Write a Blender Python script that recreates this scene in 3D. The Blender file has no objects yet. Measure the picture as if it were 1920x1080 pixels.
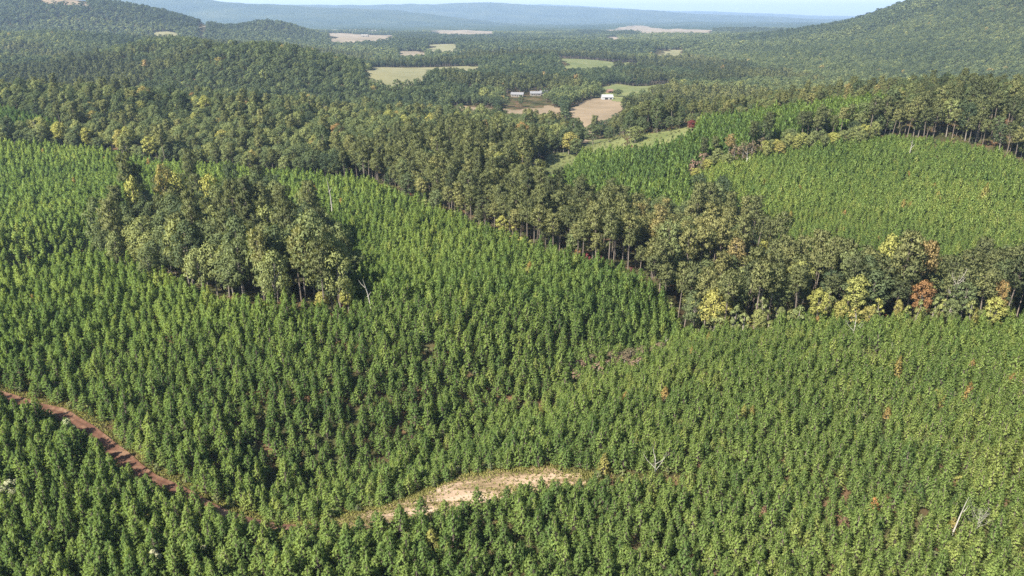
import bpy, math, random
import numpy as np
from mathutils import Vector, Matrix

random.seed(7)
RNG = np.random.default_rng(11)
SC = bpy.context.scene
COL = SC.collection

# ------------------------------------------------------------------ camera
CAM_Z = 82.0
PITCH = math.radians(20.78)          # down from level
FPX = 1350.0                        # focal length in photo pixels (1920 wide)
cam_d = bpy.data.cameras.new('camera')
cam_d.sensor_fit = 'HORIZONTAL'
cam_d.angle = 2 * math.atan(960 / FPX)
cam_d.clip_start = 1.0
cam_d.clip_end = 80000.0
cam = bpy.data.objects.new('camera', cam_d)
COL.objects.link(cam)
cam.location = (0, 0, CAM_Z)
cam.rotation_euler = (math.pi / 2 - PITCH, 0, 0)
SC.camera = cam

# ------------------------------------------------------------------ light
SUN_ELEV = math.radians(45)
SUN_FROM = math.radians(-135)       # compass bearing of the sun, clockwise from +Y
world = bpy.data.worlds.new('World')
SC.world = world
world.use_nodes = True
wn = world.node_tree
wn.nodes.clear()
sky = wn.nodes.new('ShaderNodeTexSky')
sky.sky_type = 'NISHITA'
sky.sun_disc = False
sky.sun_elevation = SUN_ELEV
sky.sun_rotation = SUN_FROM
sky.altitude = 300
sky.dust_density = 1.0
sky.air_density = 1.0
bg = wn.nodes.new('ShaderNodeBackground')
bg.inputs['Strength'].default_value = 0.08
wo = wn.nodes.new('ShaderNodeOutputWorld')
wn.links.new(sky.outputs[0], bg.inputs[0])
wn.links.new(bg.outputs[0], wo.inputs[0])
sun_d = bpy.data.lights.new('sun', 'SUN')
sun_d.energy = 5.0
sun_d.angle = math.radians(0.5)
sun_d.color = (1.0, 0.93, 0.80)
sun = bpy.data.objects.new('sun', sun_d)
COL.objects.link(sun)
sdir = Vector((math.sin(SUN_FROM) * math.cos(SUN_ELEV), math.cos(SUN_FROM) * math.cos(SUN_ELEV), math.sin(SUN_ELEV)))
sun.rotation_euler = sdir.to_track_quat('Z', 'Y').to_euler()
vs = SC.view_settings
SC.display_settings.display_device = 'sRGB'
vs.view_transform = 'Standard'
vs.look = 'None'
vs.exposure = 1.58
vs.gamma = 1.0
vs.use_curve_mapping = False
SC.render.engine = 'CYCLES'
SC.cycles.max_bounces = 5
SC.cycles.diffuse_bounces = 2
SC.cycles.transmission_bounces = 3
SC.cycles.volume_bounces = 0
SC.cycles.transparent_max_bounces = 4
SC.cycles.caustics_reflective = False
SC.cycles.caustics_refractive = False
SC.cycles.use_denoising = False

# ------------------------------------------------------------------ helpers
def tag(o, label=None, cat=None, group=None, kind=None):
    if label: o['label'] = label
    if cat: o['category'] = cat
    if group: o['group'] = group
    if kind: o['kind'] = kind
    return o

def smooth(a, b, x):
    t = np.clip((x - a) / (b - a), 0, 1)
    return t * t * (3 - 2 * t)

_tab = np.random.default_rng(3).random((256, 256))
def vnoise(x, y, s, seed=0):
    """smooth value noise, wavelength s, in -1..1"""
    x = np.asarray(x, float) / s + seed * 17.31
    y = np.asarray(y, float) / s + seed * 9.77
    xi = np.floor(x).astype(int); yi = np.floor(y).astype(int)
    fx = x - xi; fy = y - yi
    fx = fx * fx * (3 - 2 * fx); fy = fy * fy * (3 - 2 * fy)
    a = _tab[xi % 256, yi % 256]; b = _tab[(xi + 1) % 256, yi % 256]
    c = _tab[xi % 256, (yi + 1) % 256]; d = _tab[(xi + 1) % 256, (yi + 1) % 256]
    return ((a * (1 - fx) + b * fx) * (1 - fy) + (c * (1 - fx) + d * fx) * fy) * 2 - 1

def seg_dist(x, y, pts):
    """distance to a polyline"""
    best = np.full(np.shape(x), 1e9)
    for (x0, y0), (x1, y1) in zip(pts[:-1], pts[1:]):
        dx, dy = x1 - x0, y1 - y0
        t = np.clip(((x - x0) * dx + (y - y0) * dy) / (dx * dx + dy * dy), 0, 1)
        best = np.minimum(best, np.hypot(x - x0 - t * dx, y - y0 - t * dy))
    return best

def gauss(x, y, cx, cy, sx, sy, h, rot=0.0):
    c, s = math.cos(rot), math.sin(rot)
    u = (x - cx) * c + (y - cy) * s
    v = -(x - cx) * s + (y - cy) * c
    return h * np.exp(-0.5 * ((u / sx) ** 2 + (v / sy) ** 2))

# ------------------------------------------------------------------ terrain height
CREEK = [(330, 262), (220, 245), (135, 232), (92, 240), (80, 285), (62, 345), (42, 430), (42, 520), (75, 650)]
DRAW = [(70, 222), (40, 186), (12, 158), (-14, 138), (-40, 122)]
TROUGH = [(-330, 185), (-205, 220), (-172, 250), (-148, 285), (-132, 335)]

def height(x, y):
    x = np.asarray(x, float); y = np.asarray(y, float)
    side = smooth(30, 160, x)
    z = -15.0 * smooth(0, 1, (y - 425 - 45 * side) / (215 + 85 * side))
    near = 1 - smooth(600, 1100, np.hypot(x, y))
    z = z - 9.0 * np.exp(-0.5 * (seg_dist(x, y, CREEK) / 26) ** 2)
    z = z - 9.5 * np.exp(-0.5 * (seg_dist(x, y, DRAW) / 11) ** 2)
    z = z - 20.0 * np.exp(-0.5 * (seg_dist(x, y, TROUGH) / 12) ** 2)
    z = z + gauss(x, y, -125, 185, 60, 34, 4, 0.5)
    z = z + gauss(x, y, 165, 135, 90, 55, 10)
    z = z + gauss(x, y, -55, 168, 42, 28, 5, 0.4)
    z = z + gauss(x, y, 225, 415, 110, 80, 30)
    z = z + gauss(x, y, 420, 470, 150, 90, 17)
    z = z + gauss(x, y, -380, 580, 200, 75, 27)
    z = z + gauss(x, y, -680, 600, 150, 90, 14)
    # middle distance
    z = z + gauss(x, y, -335, 960, 88, 100, 46)
    z = z + gauss(x, y, -170, 980, 110, 100, 14)
    z = z + gauss(x, y, -525, 1180, 95, 110, 46)
    z = z + gauss(x, y, -950, 1150, 240, 170, 28)
    z = z + gauss(x, y, -1000, 1650, 260, 180, 44)
    z = z + gauss(x, y, 230, 800, 120, 90, 8)
    z = z + gauss(x, y, -1620, 2500, 420, 330, 112)
    z = z + gauss(x, y, -1250, 2450, 230, 200, 52)
    z = z + gauss(x, y, -865, 2780, 95, 130, 48)
    # mountain
    z = z + gauss(x, y, 1500, 1800, 330, 560, 220)
    z = z + gauss(x, y, 1180, 1750, 120, 300, 12)
    z = z + gauss(x, y, 2300, 2100, 600, 700, 160)
    # far ranges
    px = np.array([-14000, -6400, -5600, -4300, -3750, -3450, -3000, -2400, -1900, -1300, 0])
    ph = np.array([420, 400, 380, 330, 295, 245, 215, 205, 185, 140, 0])
    z = z + np.interp(x, px, ph) * np.exp(-0.5 * ((y - 9000) / 900) ** 2)
    px = np.array([-6000, -4200, -2800, -1900, -900, -350, 150, 600, 1300, 2100, 3000, 5000])
    ph = np.array([230, 240, 235, 246, 265, 275, 235, 205, 185, 160, 110, 40])
    z = z + np.interp(x, px, ph) * np.exp(-0.5 * ((y - 12600) / 1000) ** 2)
    z = z + np.interp(x, [-9000, -2000, -900, 900, 3500, 8000], [200, 260, 290, 330, 200, 60]) * np.exp(-0.5 * ((y - 19000) / 1300) ** 2)
    z = z + gauss(x, y, 1230, 4050, 300, 140, 22)
    # undulation
    z = z + 2.3 * vnoise(x, y, 58, 1) * near + 0.5 * vnoise(x, y, 21, 2) * near
    far = smooth(700, 1500, y)
    z = z + far * (9 * vnoise(x, y, 330, 3) + 4.5 * vnoise(x, y, 120, 4))
    far2 = smooth(5000, 9000, y)
    z = z + far2 * (22 * vnoise(x, y, 1400, 5) + 9 * vnoise(x, y, 520, 6))
    return z

# ------------------------------------------------------------------ site survey: where a sight line meets the ground
SP, CP = math.sin(PITCH), math.cos(PITCH)
def ground_at(u, v):
    """plan position (x, y) of the ground seen at photo pixel (u, v)"""
    a, b = (u - 960) / FPX, -(v - 540) / FPX
    d = np.array([a, CP + b * SP, -SP + b * CP])
    d = d / d[1]
    ys = 30 * np.exp(np.linspace(0, math.log(30000 / 30), 2600))
    dz = CAM_Z + d[2] * ys - height(d[0] * ys, ys)
    k = int(np.argmax(dz < 0)) if (dz < 0).any() else len(ys) - 1
    if k == 0: k = 1
    t = dz[k - 1] / (dz[k - 1] - dz[k] + 1e-9)
    y = ys[k - 1] + (ys[k] - ys[k - 1]) * min(max(t, 0), 1)
    return (float(d[0] * y), float(y))

def poly_at(pix):
    return np.array([ground_at(u, v) for u, v in pix])

def project(x, y, z):
    zc = y * CP - (z - CAM_Z) * SP
    u = 960 + FPX * x / zc
    v = 540 - FPX * (y * SP + (z - CAM_Z) * CP) / zc
    return u, v, zc

def inside(x, y, poly):
    r = np.zeros(np.shape(x), bool)
    n = len(poly)
    for i in range(n):
        x0, y0 = poly[i]; x1, y1 = poly[(i + 1) % n]
        c = ((y0 > y) != (y1 > y)) & (x < (x1 - x0) * (y - y0) / (y1 - y0 + 1e-12) + x0)
        r ^= c
    return r

# ------------------------------------------------------------------ materials
def new_mat(name):
    m = bpy.data.materials.new(name); m.use_nodes = True
    m.node_tree.nodes.clear()
    return m, m.node_tree.nodes, m.node_tree.links

def ramp(n, stops):
    r = n.new('ShaderNodeValToRGB')
    e = r.color_ramp.elements
    e[0].position, e[0].color = stops[0][0], (*stops[0][1], 1)
    e[1].position, e[1].color = stops[-1][0], (*stops[-1][1], 1)
    for p, c in stops[1:-1]:
        q = e.new(p); q.color = (*c, 1)
    return r

def leaf_material(name, stops, translucent=0.34, vary=0.35):
    """foliage: colour from each tree's own tint, varied from leaf to leaf"""
    m, n, l = new_mat(name)
    at = n.new('ShaderNodeAttribute'); at.attribute_type = 'INSTANCER'; at.attribute_name = 'tint'
    r = ramp(n, stops)
    l.new(at.outputs['Fac'], r.inputs[0])
    geo = n.new('ShaderNodeNewGeometry')
    mr = n.new('ShaderNodeMapRange'); mr.inputs['To Min'].default_value = 1 - vary; mr.inputs['To Max'].default_value = 1 + vary
    l.new(geo.outputs['Random Per Island'], mr.inputs['Value'])
    mul = n.new('ShaderNodeVectorMath'); mul.operation = 'SCALE'
    l.new(r.outputs[0], mul.inputs[0]); l.new(mr.outputs[0], mul.inputs['Scale'])
    d = n.new('ShaderNodeBsdfDiffuse'); t = n.new('ShaderNodeBsdfTranslucent')
    l.new(mul.outputs[0], d.inputs[0])
    warm = n.new('ShaderNodeVectorMath'); warm.operation = 'MULTIPLY'; warm.inputs[1].default_value = (1.25 * translucent * 2, 1.2 * translucent * 2, 0.55 * translucent * 2)
    l.new(mul.outputs[0], warm.inputs[0]); l.new(warm.outputs[0], t.inputs[0])
    mx = n.new('ShaderNodeAddShader')
    l.new(d.outputs[0], mx.inputs[0]); l.new(t.outputs[0], mx.inputs[1])
    o = n.new('ShaderNodeOutputMaterial'); l.new(mx.outputs[0], o.inputs[0])
    return m

def noisy_material(name, stops, scale, detail=6, rough=0.95, bump=0.0, bump_scale=None, bump_dist=0.1, distortion=0.3, streak=None):
    m, n, l = new_mat(name)
    tc = n.new('ShaderNodeTexCoord')
    ns = n.new('ShaderNodeTexNoise'); ns.inputs['Scale'].default_value = scale
    ns.inputs['Detail'].default_value = detail; ns.inputs['Roughness'].default_value = 0.62
    ns.inputs['Distortion'].default_value = distortion
    if streak:
        mp = n.new('ShaderNodeMapping'); mp.inputs['Rotation'].default_value = (0, 0, -streak[0]); mp.inputs['Scale'].default_value = (0.45, 2.2, 1)
        l.new(tc.outputs['Object'], mp.inputs['Vector']); l.new(mp.outputs[0], ns.inputs['Vector'])
    else:
        l.new(tc.outputs['Object'], ns.inputs['Vector'])
    r = ramp(n, stops); l.new(ns.outputs['Fac'], r.inputs[0])
    b = n.new('ShaderNodeBsdfPrincipled'); b.inputs['Roughness'].default_value = rough
    b.inputs['Specular IOR Level'].default_value = 0.1
    l.new(r.outputs[0], b.inputs['Base Color'])
    if bump:
        n2 = n.new('ShaderNodeTexNoise'); n2.inputs['Scale'].default_value = bump_scale or scale * 3
        n2.inputs['Detail'].default_value = 5
        l.new(tc.outputs['Object'], n2.inputs['Vector'])
        bp = n.new('ShaderNodeBump'); bp.inputs['Strength'].default_value = bump; bp.inputs['Distance'].default_value = bump_dist
        l.new(n2.outputs['Fac'], bp.inputs['Height']); l.new(bp.outputs[0], b.inputs['Normal'])
    o = n.new('ShaderNodeOutputMaterial'); l.new(b.outputs[0], o.inputs[0])
    return m

M = {}
M['pine'] = leaf_material('pine_needles', [(0, (0.038, 0.066, 0.027)), (0.35, (0.076, 0.116, 0.036)), (0.7, (0.118, 0.158, 0.046)), (0.9, (0.156, 0.180, 0.055)), (1, (0.22, 0.13, 0.06))])
M['tallpine'] = leaf_material('mature_pine_needles', [(0, (0.046, 0.056, 0.029)), (0.5, (0.096, 0.106, 0.046)), (0.9, (0.155, 0.152, 0.062)), (0.97, (0.18, 0.12, 0.06)), (1, (0.20, 0.09, 0.06))], 0.22)
M['broad'] = leaf_material('broad_leaves', [(0, (0.036, 0.050, 0.028)), (0.4, (0.074, 0.092, 0.042)), (0.7, (0.125, 0.14, 0.056)), (0.88, (0.19, 0.19, 0.055)), (0.95, (0.17, 0.145, 0.055)), (0.975, (0.15, 0.08, 0.04)), (1, (0.11, 0.032, 0.032))], 0.25)
M['pale'] = leaf_material('pale_flowering_leaves', [(0, (0.13, 0.155, 0.075)), (1, (0.27, 0.26, 0.17))], 0.2)
M['dead'] = leaf_material('dead_needles', [(0, (0.13, 0.08, 0.06)), (0.5, (0.17, 0.11, 0.07)), (1, (0.27, 0.15, 0.06))], 0.2)
M['brush'] = leaf_material('autumn_brush', [(0, (0.085, 0.075, 0.045)), (0.5, (0.12, 0.092, 0.062)), (1, (0.16, 0.105, 0.08))], 0.2)
M['bark'] = noisy_material('pine_bark', [(0.3, (0.09, 0.072, 0.058)), (0.7, (0.21, 0.178, 0.15))], 2.0)
M['greybark'] = noisy_material('grey_bark', [(0.3, (0.10, 0.09, 0.075)), (0.7, (0.24, 0.215, 0.18))], 2.0)
M['snag'] = noisy_material('bleached_wood', [(0.3, (0.22, 0.20, 0.175)), (0.7, (0.40, 0.375, 0.33))], 1.5)
M['clay'] = noisy_material('red_clay', [(0.3, (0.06, 0.030, 0.021)), (0.5, (0.10, 0.052, 0.034)), (0.72, (0.18, 0.115, 0.072))], 0.55, bump=0.7, bump_scale=1.5)  # red clay, its colour darkened to carry the tree shade on the track
M['sand'] = noisy_material('sandy_soil', [(0.36, (0.115, 0.09, 0.045)), (0.46, (0.19, 0.135, 0.08)), (0.54, (0.31, 0.225, 0.155)), (0.74, (0.40, 0.31, 0.225))], 0.16, detail=10, bump=0.9, bump_scale=2.2, bump_dist=0.25, streak=(0.32, 1.0))
M['pasture'] = noisy_material('pasture_grass', [(0.3, (0.07, 0.09, 0.03)), (0.55, (0.12, 0.13, 0.05)), (0.75, (0.18, 0.165, 0.08))], 0.03, detail=8, bump=0.4, bump_scale=0.7)
M['hay'] = noisy_material('mown_field', [(0.3, (0.12, 0.12, 0.06)), (0.7, (0.19, 0.175, 0.095))], 0.02, detail=8)
M['plowed'] = noisy_material('bare_field', [(0.3, (0.125, 0.098, 0.062)), (0.7, (0.21, 0.16, 0.105))], 0.03, detail=8)
M['paleearth'] = noisy_material('pale_earth', [(0.3, (0.13, 0.11, 0.075)), (0.7, (0.24, 0.195, 0.14))], 0.012, detail=8)
M['grass'] = leaf_material('dry_grass', [(0, (0.10, 0.12, 0.035)), (0.5, (0.19, 0.17, 0.06)), (1, (0.36, 0.28, 0.13))], 0.3)
M['white'] = noisy_material('white_sheet_metal', [(0.3, (0.27, 0.28, 0.29)), (0.7, (0.38, 0.38, 0.38))], 0.8, rough=0.5)
M['wall'] = noisy_material('painted_siding', [(0.3, (0.15, 0.14, 0.12)), (0.7, (0.23, 0.215, 0.19))], 0.8)
M['roofgrey'] = noisy_material('roof_shingle', [(0.3, (0.13, 0.133, 0.14)), (0.7, (0.19, 0.19, 0.20))], 0.8)
M['roofred'] = noisy_material('roof_rust', [(0.3, (0.13, 0.08, 0.06)), (0.7, (0.19, 0.12, 0.09))], 0.8)
M['dark'] = noisy_material('dark_opening', [(0.3, (0.03, 0.03, 0.035)), (0.7, (0.05, 0.05, 0.055))], 0.8, rough=0.3)

def ground_material():
    m, n, l = new_mat('forest_floor')
    tc = n.new('ShaderNodeTexCoord')
    a = n.new('ShaderNodeTexNoise'); a.inputs['Scale'].default_value = 0.12; a.inputs['Detail'].default_value = 8
    l.new(tc.outputs['Object'], a.inputs['Vector'])
    r1 = ramp(n, [(0.32, (0.032, 0.036, 0.016)), (0.5, (0.052, 0.050, 0.024)), (0.62, (0.085, 0.055, 0.032)), (0.75, (0.12, 0.075, 0.042))])
    l.new(a.outputs['Fac'], r1.inputs[0])
    # far country: woods with openings, wood colours darkened for the canopy's self-shade
    b = n.new('ShaderNodeTexNoise'); b.inputs['Scale'].default_value = 0.0022; b.inputs['Detail'].default_value = 9; b.inputs['Roughness'].default_value = 0.66
    mp = n.new('ShaderNodeMapping'); mp.inputs['Scale'].default_value = (1, 1, 1)
    l.new(tc.outputs['Object'], mp.inputs['Vector']); l.new(mp.outputs[0], b.inputs['Vector'])
    r2 = ramp(n, [(0.35, (0.020, 0.034, 0.018)), (0.52, (0.032, 0.048, 0.022)), (0.64, (0.050, 0.062, 0.028)), (0.70, (0.055, 0.068, 0.032)), (0.715, (0.19, 0.18, 0.11)), (0.8, (0.26, 0.22, 0.14))])
    l.new(b.outputs['Fac'], r2.inputs[0])
    g = n.new('ShaderNodeSeparateXYZ'); l.new(tc.outputs['Object'], g.inputs[0])
    mr = n.new('ShaderNodeMapRange'); mr.inputs['From Min'].default_value = 3900; mr.inputs['From Max'].default_value = 4700
    l.new(g.outputs['Y'], mr.inputs['Value'])
    mx = n.new('ShaderNodeMix'); mx.data_type = 'RGBA'
    l.new(mr.outputs[0], mx.inputs['Factor']); l.new(r1.outputs[0], mx.inputs['A']); l.new(r2.outputs[0], mx.inputs['B'])
    v = n.new('ShaderNodeTexVoronoi'); v.inputs['Scale'].default_value = 0.045
    l.new(tc.outputs['Object'], v.inputs['Vector'])
    bp = n.new('ShaderNodeBump'); bp.inputs['Strength'].default_value = 1.0; bp.inputs['Distance'].default_value = 8.0; bp.invert = True
    l.new(v.outputs['Distance'], bp.inputs['Height'])
    d = n.new('ShaderNodeBsdfDiffuse'); l.new(mx.outputs['Result'], d.inputs[0])
    l.new(bp.outputs[0], d.inputs['Normal'])
    o = n.new('ShaderNodeOutputMaterial'); l.new(d.outputs[0], o.inputs[0])
    return m
M['ground'] = ground_material()

# ------------------------------------------------------------------ mesh helpers
def mesh_from(name, verts, faces, mats, midx=None):
    me = bpy.data.meshes.new(name)
    me.from_pydata([tuple(v) for v in np.asarray(verts).tolist()], [], [tuple(f) for f in (faces.tolist() if isinstance(faces, np.ndarray) else faces)])
    for m in mats: me.materials.append(m)
    if midx is not None:
        me.polygons.foreach_set('material_index', np.asarray(midx, dtype=np.int32))
    me.update()
    return me

def link(name, me, parent=None, loc=None):
    o = bpy.data.objects.new(name, me)
    COL.objects.link(o)
    if parent is not None: o.parent = parent
    if loc is not None: o.location = loc
    return o

# ------------------------------------------------------------------ ground sheet (one sheet out to the horizon)
def build_ground():
    rad = np.concatenate([[0.0], 25 * np.exp(np.linspace(0, math.log(26000 / 25), 420))])
    a0 = np.linspace(-48, 48, 481)
    a1 = np.linspace(48, 312, 67)[1:-1]
    ang = np.radians(np.concatenate([a0, a1]))
    na = len(ang)
    R, A = np.meshgrid(rad[1:], ang, indexing='ij')
    X, Y = R * np.sin(A), R * np.cos(A)
    Z = height(X, Y)
    v = np.stack([X, Y, Z], -1).reshape(-1, 3)
    v = np.vstack([v, [[0, 0, float(height(0, 0))]]])
    c = len(v) - 1
    i = np.arange(len(rad) - 2)[:, None]; j = np.arange(na)[None, :]; jn = (j + 1) % na
    q = np.stack([i * na + j, i * na + jn, (i + 1) * na + jn, (i + 1) * na + j], -1).reshape(-1, 4)
    q = q[:, ::-1]
    f = q.tolist() + [[c, k, (k + 1) % na][::-1] for k in range(na)]
    me = mesh_from('ground', v, f, [M['ground']])
    me.polygons.foreach_set('use_smooth', np.ones(len(me.polygons), bool))
    return tag(link('ground', me), 'rolling wooded land reaching to the horizon', 'ground', kind='structure')
build_ground()

def reach(P, h):
    """the open ground goes on towards the viewer behind trees of height h: polygons that cover it"""
    H = CAM_Z - float(height(P[:, 0], P[:, 1]).mean())
    return [P * f for f in np.linspace(1 - h / H, 1, 9)] if h else [P]

def inside_any(x, y, polys):
    r = inside(x, y, polys[0])
    for P in polys[1:]: r |= inside(x, y, P)
    return r

def patch(name, polys, mat, label, cat, lift, cell, wob=0.0):
    """a sheet of open ground draped over the land, with an uneven outline"""
    allp = np.vstack(polys)
    x0, y0 = allp.min(0); x1, y1 = allp.max(0)
    nx, ny = int((x1 - x0) / cell) + 3, int((y1 - y0) / cell) + 3
    gx, gy = np.meshgrid(x0 - cell + np.arange(nx) * cell, y0 - cell + np.arange(ny) * cell, indexing='ij')
    w = wob
    keep = inside_any(gx + w * vnoise(gx, gy, 9 * cell, 8), gy + w * vnoise(gx, gy, 7 * cell, 9), polys)
    idx = -np.ones(gx.shape, int)
    quads = []
    use = np.zeros(gx.shape, bool)
    k4 = keep[:-1, :-1] & keep[1:, :-1] & keep[1:, 1:] & keep[:-1, 1:]
    for s in (use[:-1, :-1], use[1:, :-1], use[1:, 1:], use[:-1, 1:]): s |= k4
    idx[use] = np.arange(use.sum())
    ii, jj = np.nonzero(k4)
    f = np.stack([idx[ii, jj], idx[ii + 1, jj], idx[ii + 1, jj + 1], idx[ii, jj + 1]], -1)
    vx, vy = gx[use], gy[use]
    v = np.stack([vx, vy, height(vx, vy) + lift], -1)
    me = mesh_from(name, v, f, [mat])
    me.polygons.foreach_set('use_smooth', np.ones(len(me.polygons), bool))
    return tag(link(name, me), label, cat, kind='structure')

OPEN = []      # open ground where no tree stands: (polygon)

# sandy clearing and the clay track
CLEAR = poly_at([(590, 988), (650, 965), (720, 952), (775, 932), (835, 905), (870, 893), (960, 880), (1050, 876), (1100, 888), (1115, 905),
                 (1085, 916), (1030, 926), (980, 936), (900, 958), (820, 976), (740, 990), (640, 1004), (570, 1002)])
patch('sandy_clearing', [CLEAR], M['sand'], 'pale sandy clearing with a dry grassy fringe in the young pines', 'clearing', 0.06, 0.6, 2.2)
OPEN.append(CLEAR)
TRACK = [ground_at(u, v) for u, v in [(-160, 690), (-60, 725), (30, 752), (110, 775), (160, 800), (215, 850), (275, 897), (340, 922), (400, 955), (470, 980), (540, 992), (620, 990)]]
TRACK2 = [ground_at(u, v) for u, v in [(1085, 905), (1130, 903), (1180, 900), (1235, 902), (1290, 905)]]
def ribbon(name, line, hw, mat, label, cat, lift):
    p = []
    pts = np.array(line)
    seg = np.hypot(*np.diff(pts, axis=0).T); s = np.concatenate([[0], np.cumsum(seg)])
    t = np.arange(0, s[-1], 1.2)
    cx, cy = np.interp(t, s, pts[:, 0]), np.interp(t, s, pts[:, 1])
    k = np.ones(7) / 7
    pad = lambda a: np.concatenate([np.full(3, a[0]), a, np.full(3, a[-1])])
    cx, cy = np.convolve(pad(cx), k, 'valid'), np.convolve(pad(cy), k, 'valid')
    dx, dy = np.gradient(cx), np.gradient(cy); L = np.hypot(dx, dy); nx, ny = -dy / L, dx / L
    cols = np.linspace(-1, 1, 9)
    V = []
    for c in cols:
        w = hw * (1 + 0.35 * vnoise(t, t * 0 + c, 6, 12))
        x, y = cx + nx * c * w, cy + ny * c * w
        rut = -0.14 * np.exp(-((abs(c) - 0.5) / 0.14) ** 2) + 0.05
        V.append(np.stack([x, y, height(x, y) + lift + rut + 0.03 * vnoise(x, y, 1.7, 2)], -1))
    V = np.stack(V, 1); nrow = V.shape[0]; nc = len(cols)
    f = [(i * nc + j, i * nc + j + 1, (i + 1) * nc + j + 1, (i + 1) * nc + j) for i in range(nrow - 1) for j in range(nc - 1)]
    me = mesh_from(name, V.reshape(-1, 3), f, [mat])
    me.polygons.foreach_set('use_smooth', np.ones(len(me.polygons), bool))
    return tag(link(name, me), label, cat, kind='structure')
ribbon('dirt_road', TRACK, 1.4, M['clay'], 'rutted red clay track winding through the young pines to the clearing', 'road', 0.22)

FIELDS = [
    ('pasture', [(985, 330), (1005, 312), (1040, 290), (1062, 287), (1085, 277), (1075, 292), (1050, 308), (1020, 326)], 'pasture', 'narrow green meadow strip below the wooded ridge'),
    ('pasture', [(1082, 283), (1096, 264), (1140, 260), (1172, 256), (1185, 262), (1170, 271), (1120, 280)], 'pasture', 'sunlit green pasture with lone trees and long shadows'),
    ('pasture', [(1178, 262), (1215, 250), (1262, 244), (1302, 234), (1308, 243), (1262, 254), (1200, 266)], 'pasture', 'pale pasture edged by a line of trees beside the red tree'),
    ('plowed_field', [(835, 204), (870, 197), (940, 206), (1000, 205), (1030, 199), (1060, 206), (1000, 217), (930, 222), (870, 216)], 'plowed', 'bare brown field behind the wooded ridge'),
    ('plowed_field', [(1060, 218), (1078, 196), (1105, 186), (1150, 184), (1172, 188), (1165, 197), (1120, 203), (1095, 222)], 'plowed', 'bare brown field in front of the white barn'),
    ('meadow', [(1120, 164), (1150, 158), (1200, 163), (1250, 158), (1262, 164), (1215, 173), (1160, 172)], 'pasture', 'green meadow behind the white barn'),
    ('hay_field', [(680, 131), (700, 127), (820, 127), (900, 124), (900, 134), (830, 137), (790, 146), (735, 148), (700, 138)], 'hay', 'long pale hay field in front of a dark wood line'),
    ('hay_field', [(800, 84), (850, 83), (860, 88), (805, 89)], 'hay', 'small far green field on the plain'),
    ('bare_lot', [(745, 97), (795, 97), (800, 102), (750, 103)], 'paleearth', 'narrow pale clearing in the far woods'),
    ('bare_lot', [(910, 99), (965, 100), (970, 105), (915, 105)], 'plowed', 'tan strip of cleared land in the far woods'),
    ('hay_field', [(1045, 110), (1100, 112), (1140, 117), (1195, 118), (1195, 124), (1130, 122), (1060, 117)], 'pasture', 'thin green field beyond the pine wood'),
    ('hay_field', [(1225, 95), (1280, 93), (1285, 99), (1235, 100)], 'hay', 'narrow pale field left of the mountain foot'),
    ('bare_lot', [(612, 63), (660, 64), (735, 67), (738, 73), (680, 72), (620, 69)], 'paleearth', 'long pale lot by the far white sheds'),
    ('bare_lot', [(808, 57), (860, 57), (925, 59), (925, 64), (850, 62), (808, 62)], 'paleearth', 'far pale fields below the blue hills'),
    ('quarry', [(1140, 58), (1165, 51), (1190, 48), (1230, 52), (1290, 56), (1338, 57), (1335, 62), (1240, 62), (1170, 61)], 'paleearth', 'bare sandy quarry mound on the far plain'),
    ('bare_lot', [(1135, 72), (1155, 69), (1162, 76), (1150, 80)], 'paleearth', 'small curved pale clearing below the quarry'),
    ('hay_field', [(280, 64), (300, 60), (336, 63), (325, 70), (298, 71)], 'hay', 'small light green field on the far hillside'),
    ('hay_field', [(70, 10), (80, 4), (130, 6), (168, 11), (165, 16), (120, 13)], 'plowed', 'tan mown hilltop on the far hill'),
    ('bare_lot', [(370, 48), (430, 45), (432, 51), (380, 53)], 'paleearth', 'pale tan field at the foot of the blue mountain'),
]
REACH = {'long pale hay field in front of a dark wood line': 8, 'tan mown hilltop on the far hill': 3, 'pale tan field at the foot of the blue mountain': 5, 'small light green field on the far hillside': 6,
         'narrow green meadow strip below the wooded ridge': 12, 'sunlit green pasture with lone trees and long shadows': 6, 'bare brown field behind the wooded ridge': 14,
         'pale pasture edged by a line of trees beside the red tree': 6}
for nm, pix, mt, lab in FIELDS:
    P = poly_at(pix)
    d = float(np.hypot(*P.mean(0)))
    hh = REACH.get(lab, 14 if d < 1200 else 13)
    PP_ = reach(P, hh)
    patch(nm, PP_, M[mt], lab, 'field', 0.15 + d * 0.0006, max(2.0, d / 350), max(5.0, d / 90))
    OPEN.extend(PP_)
OPEN_GAP = ground_at(800, 672)
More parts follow.
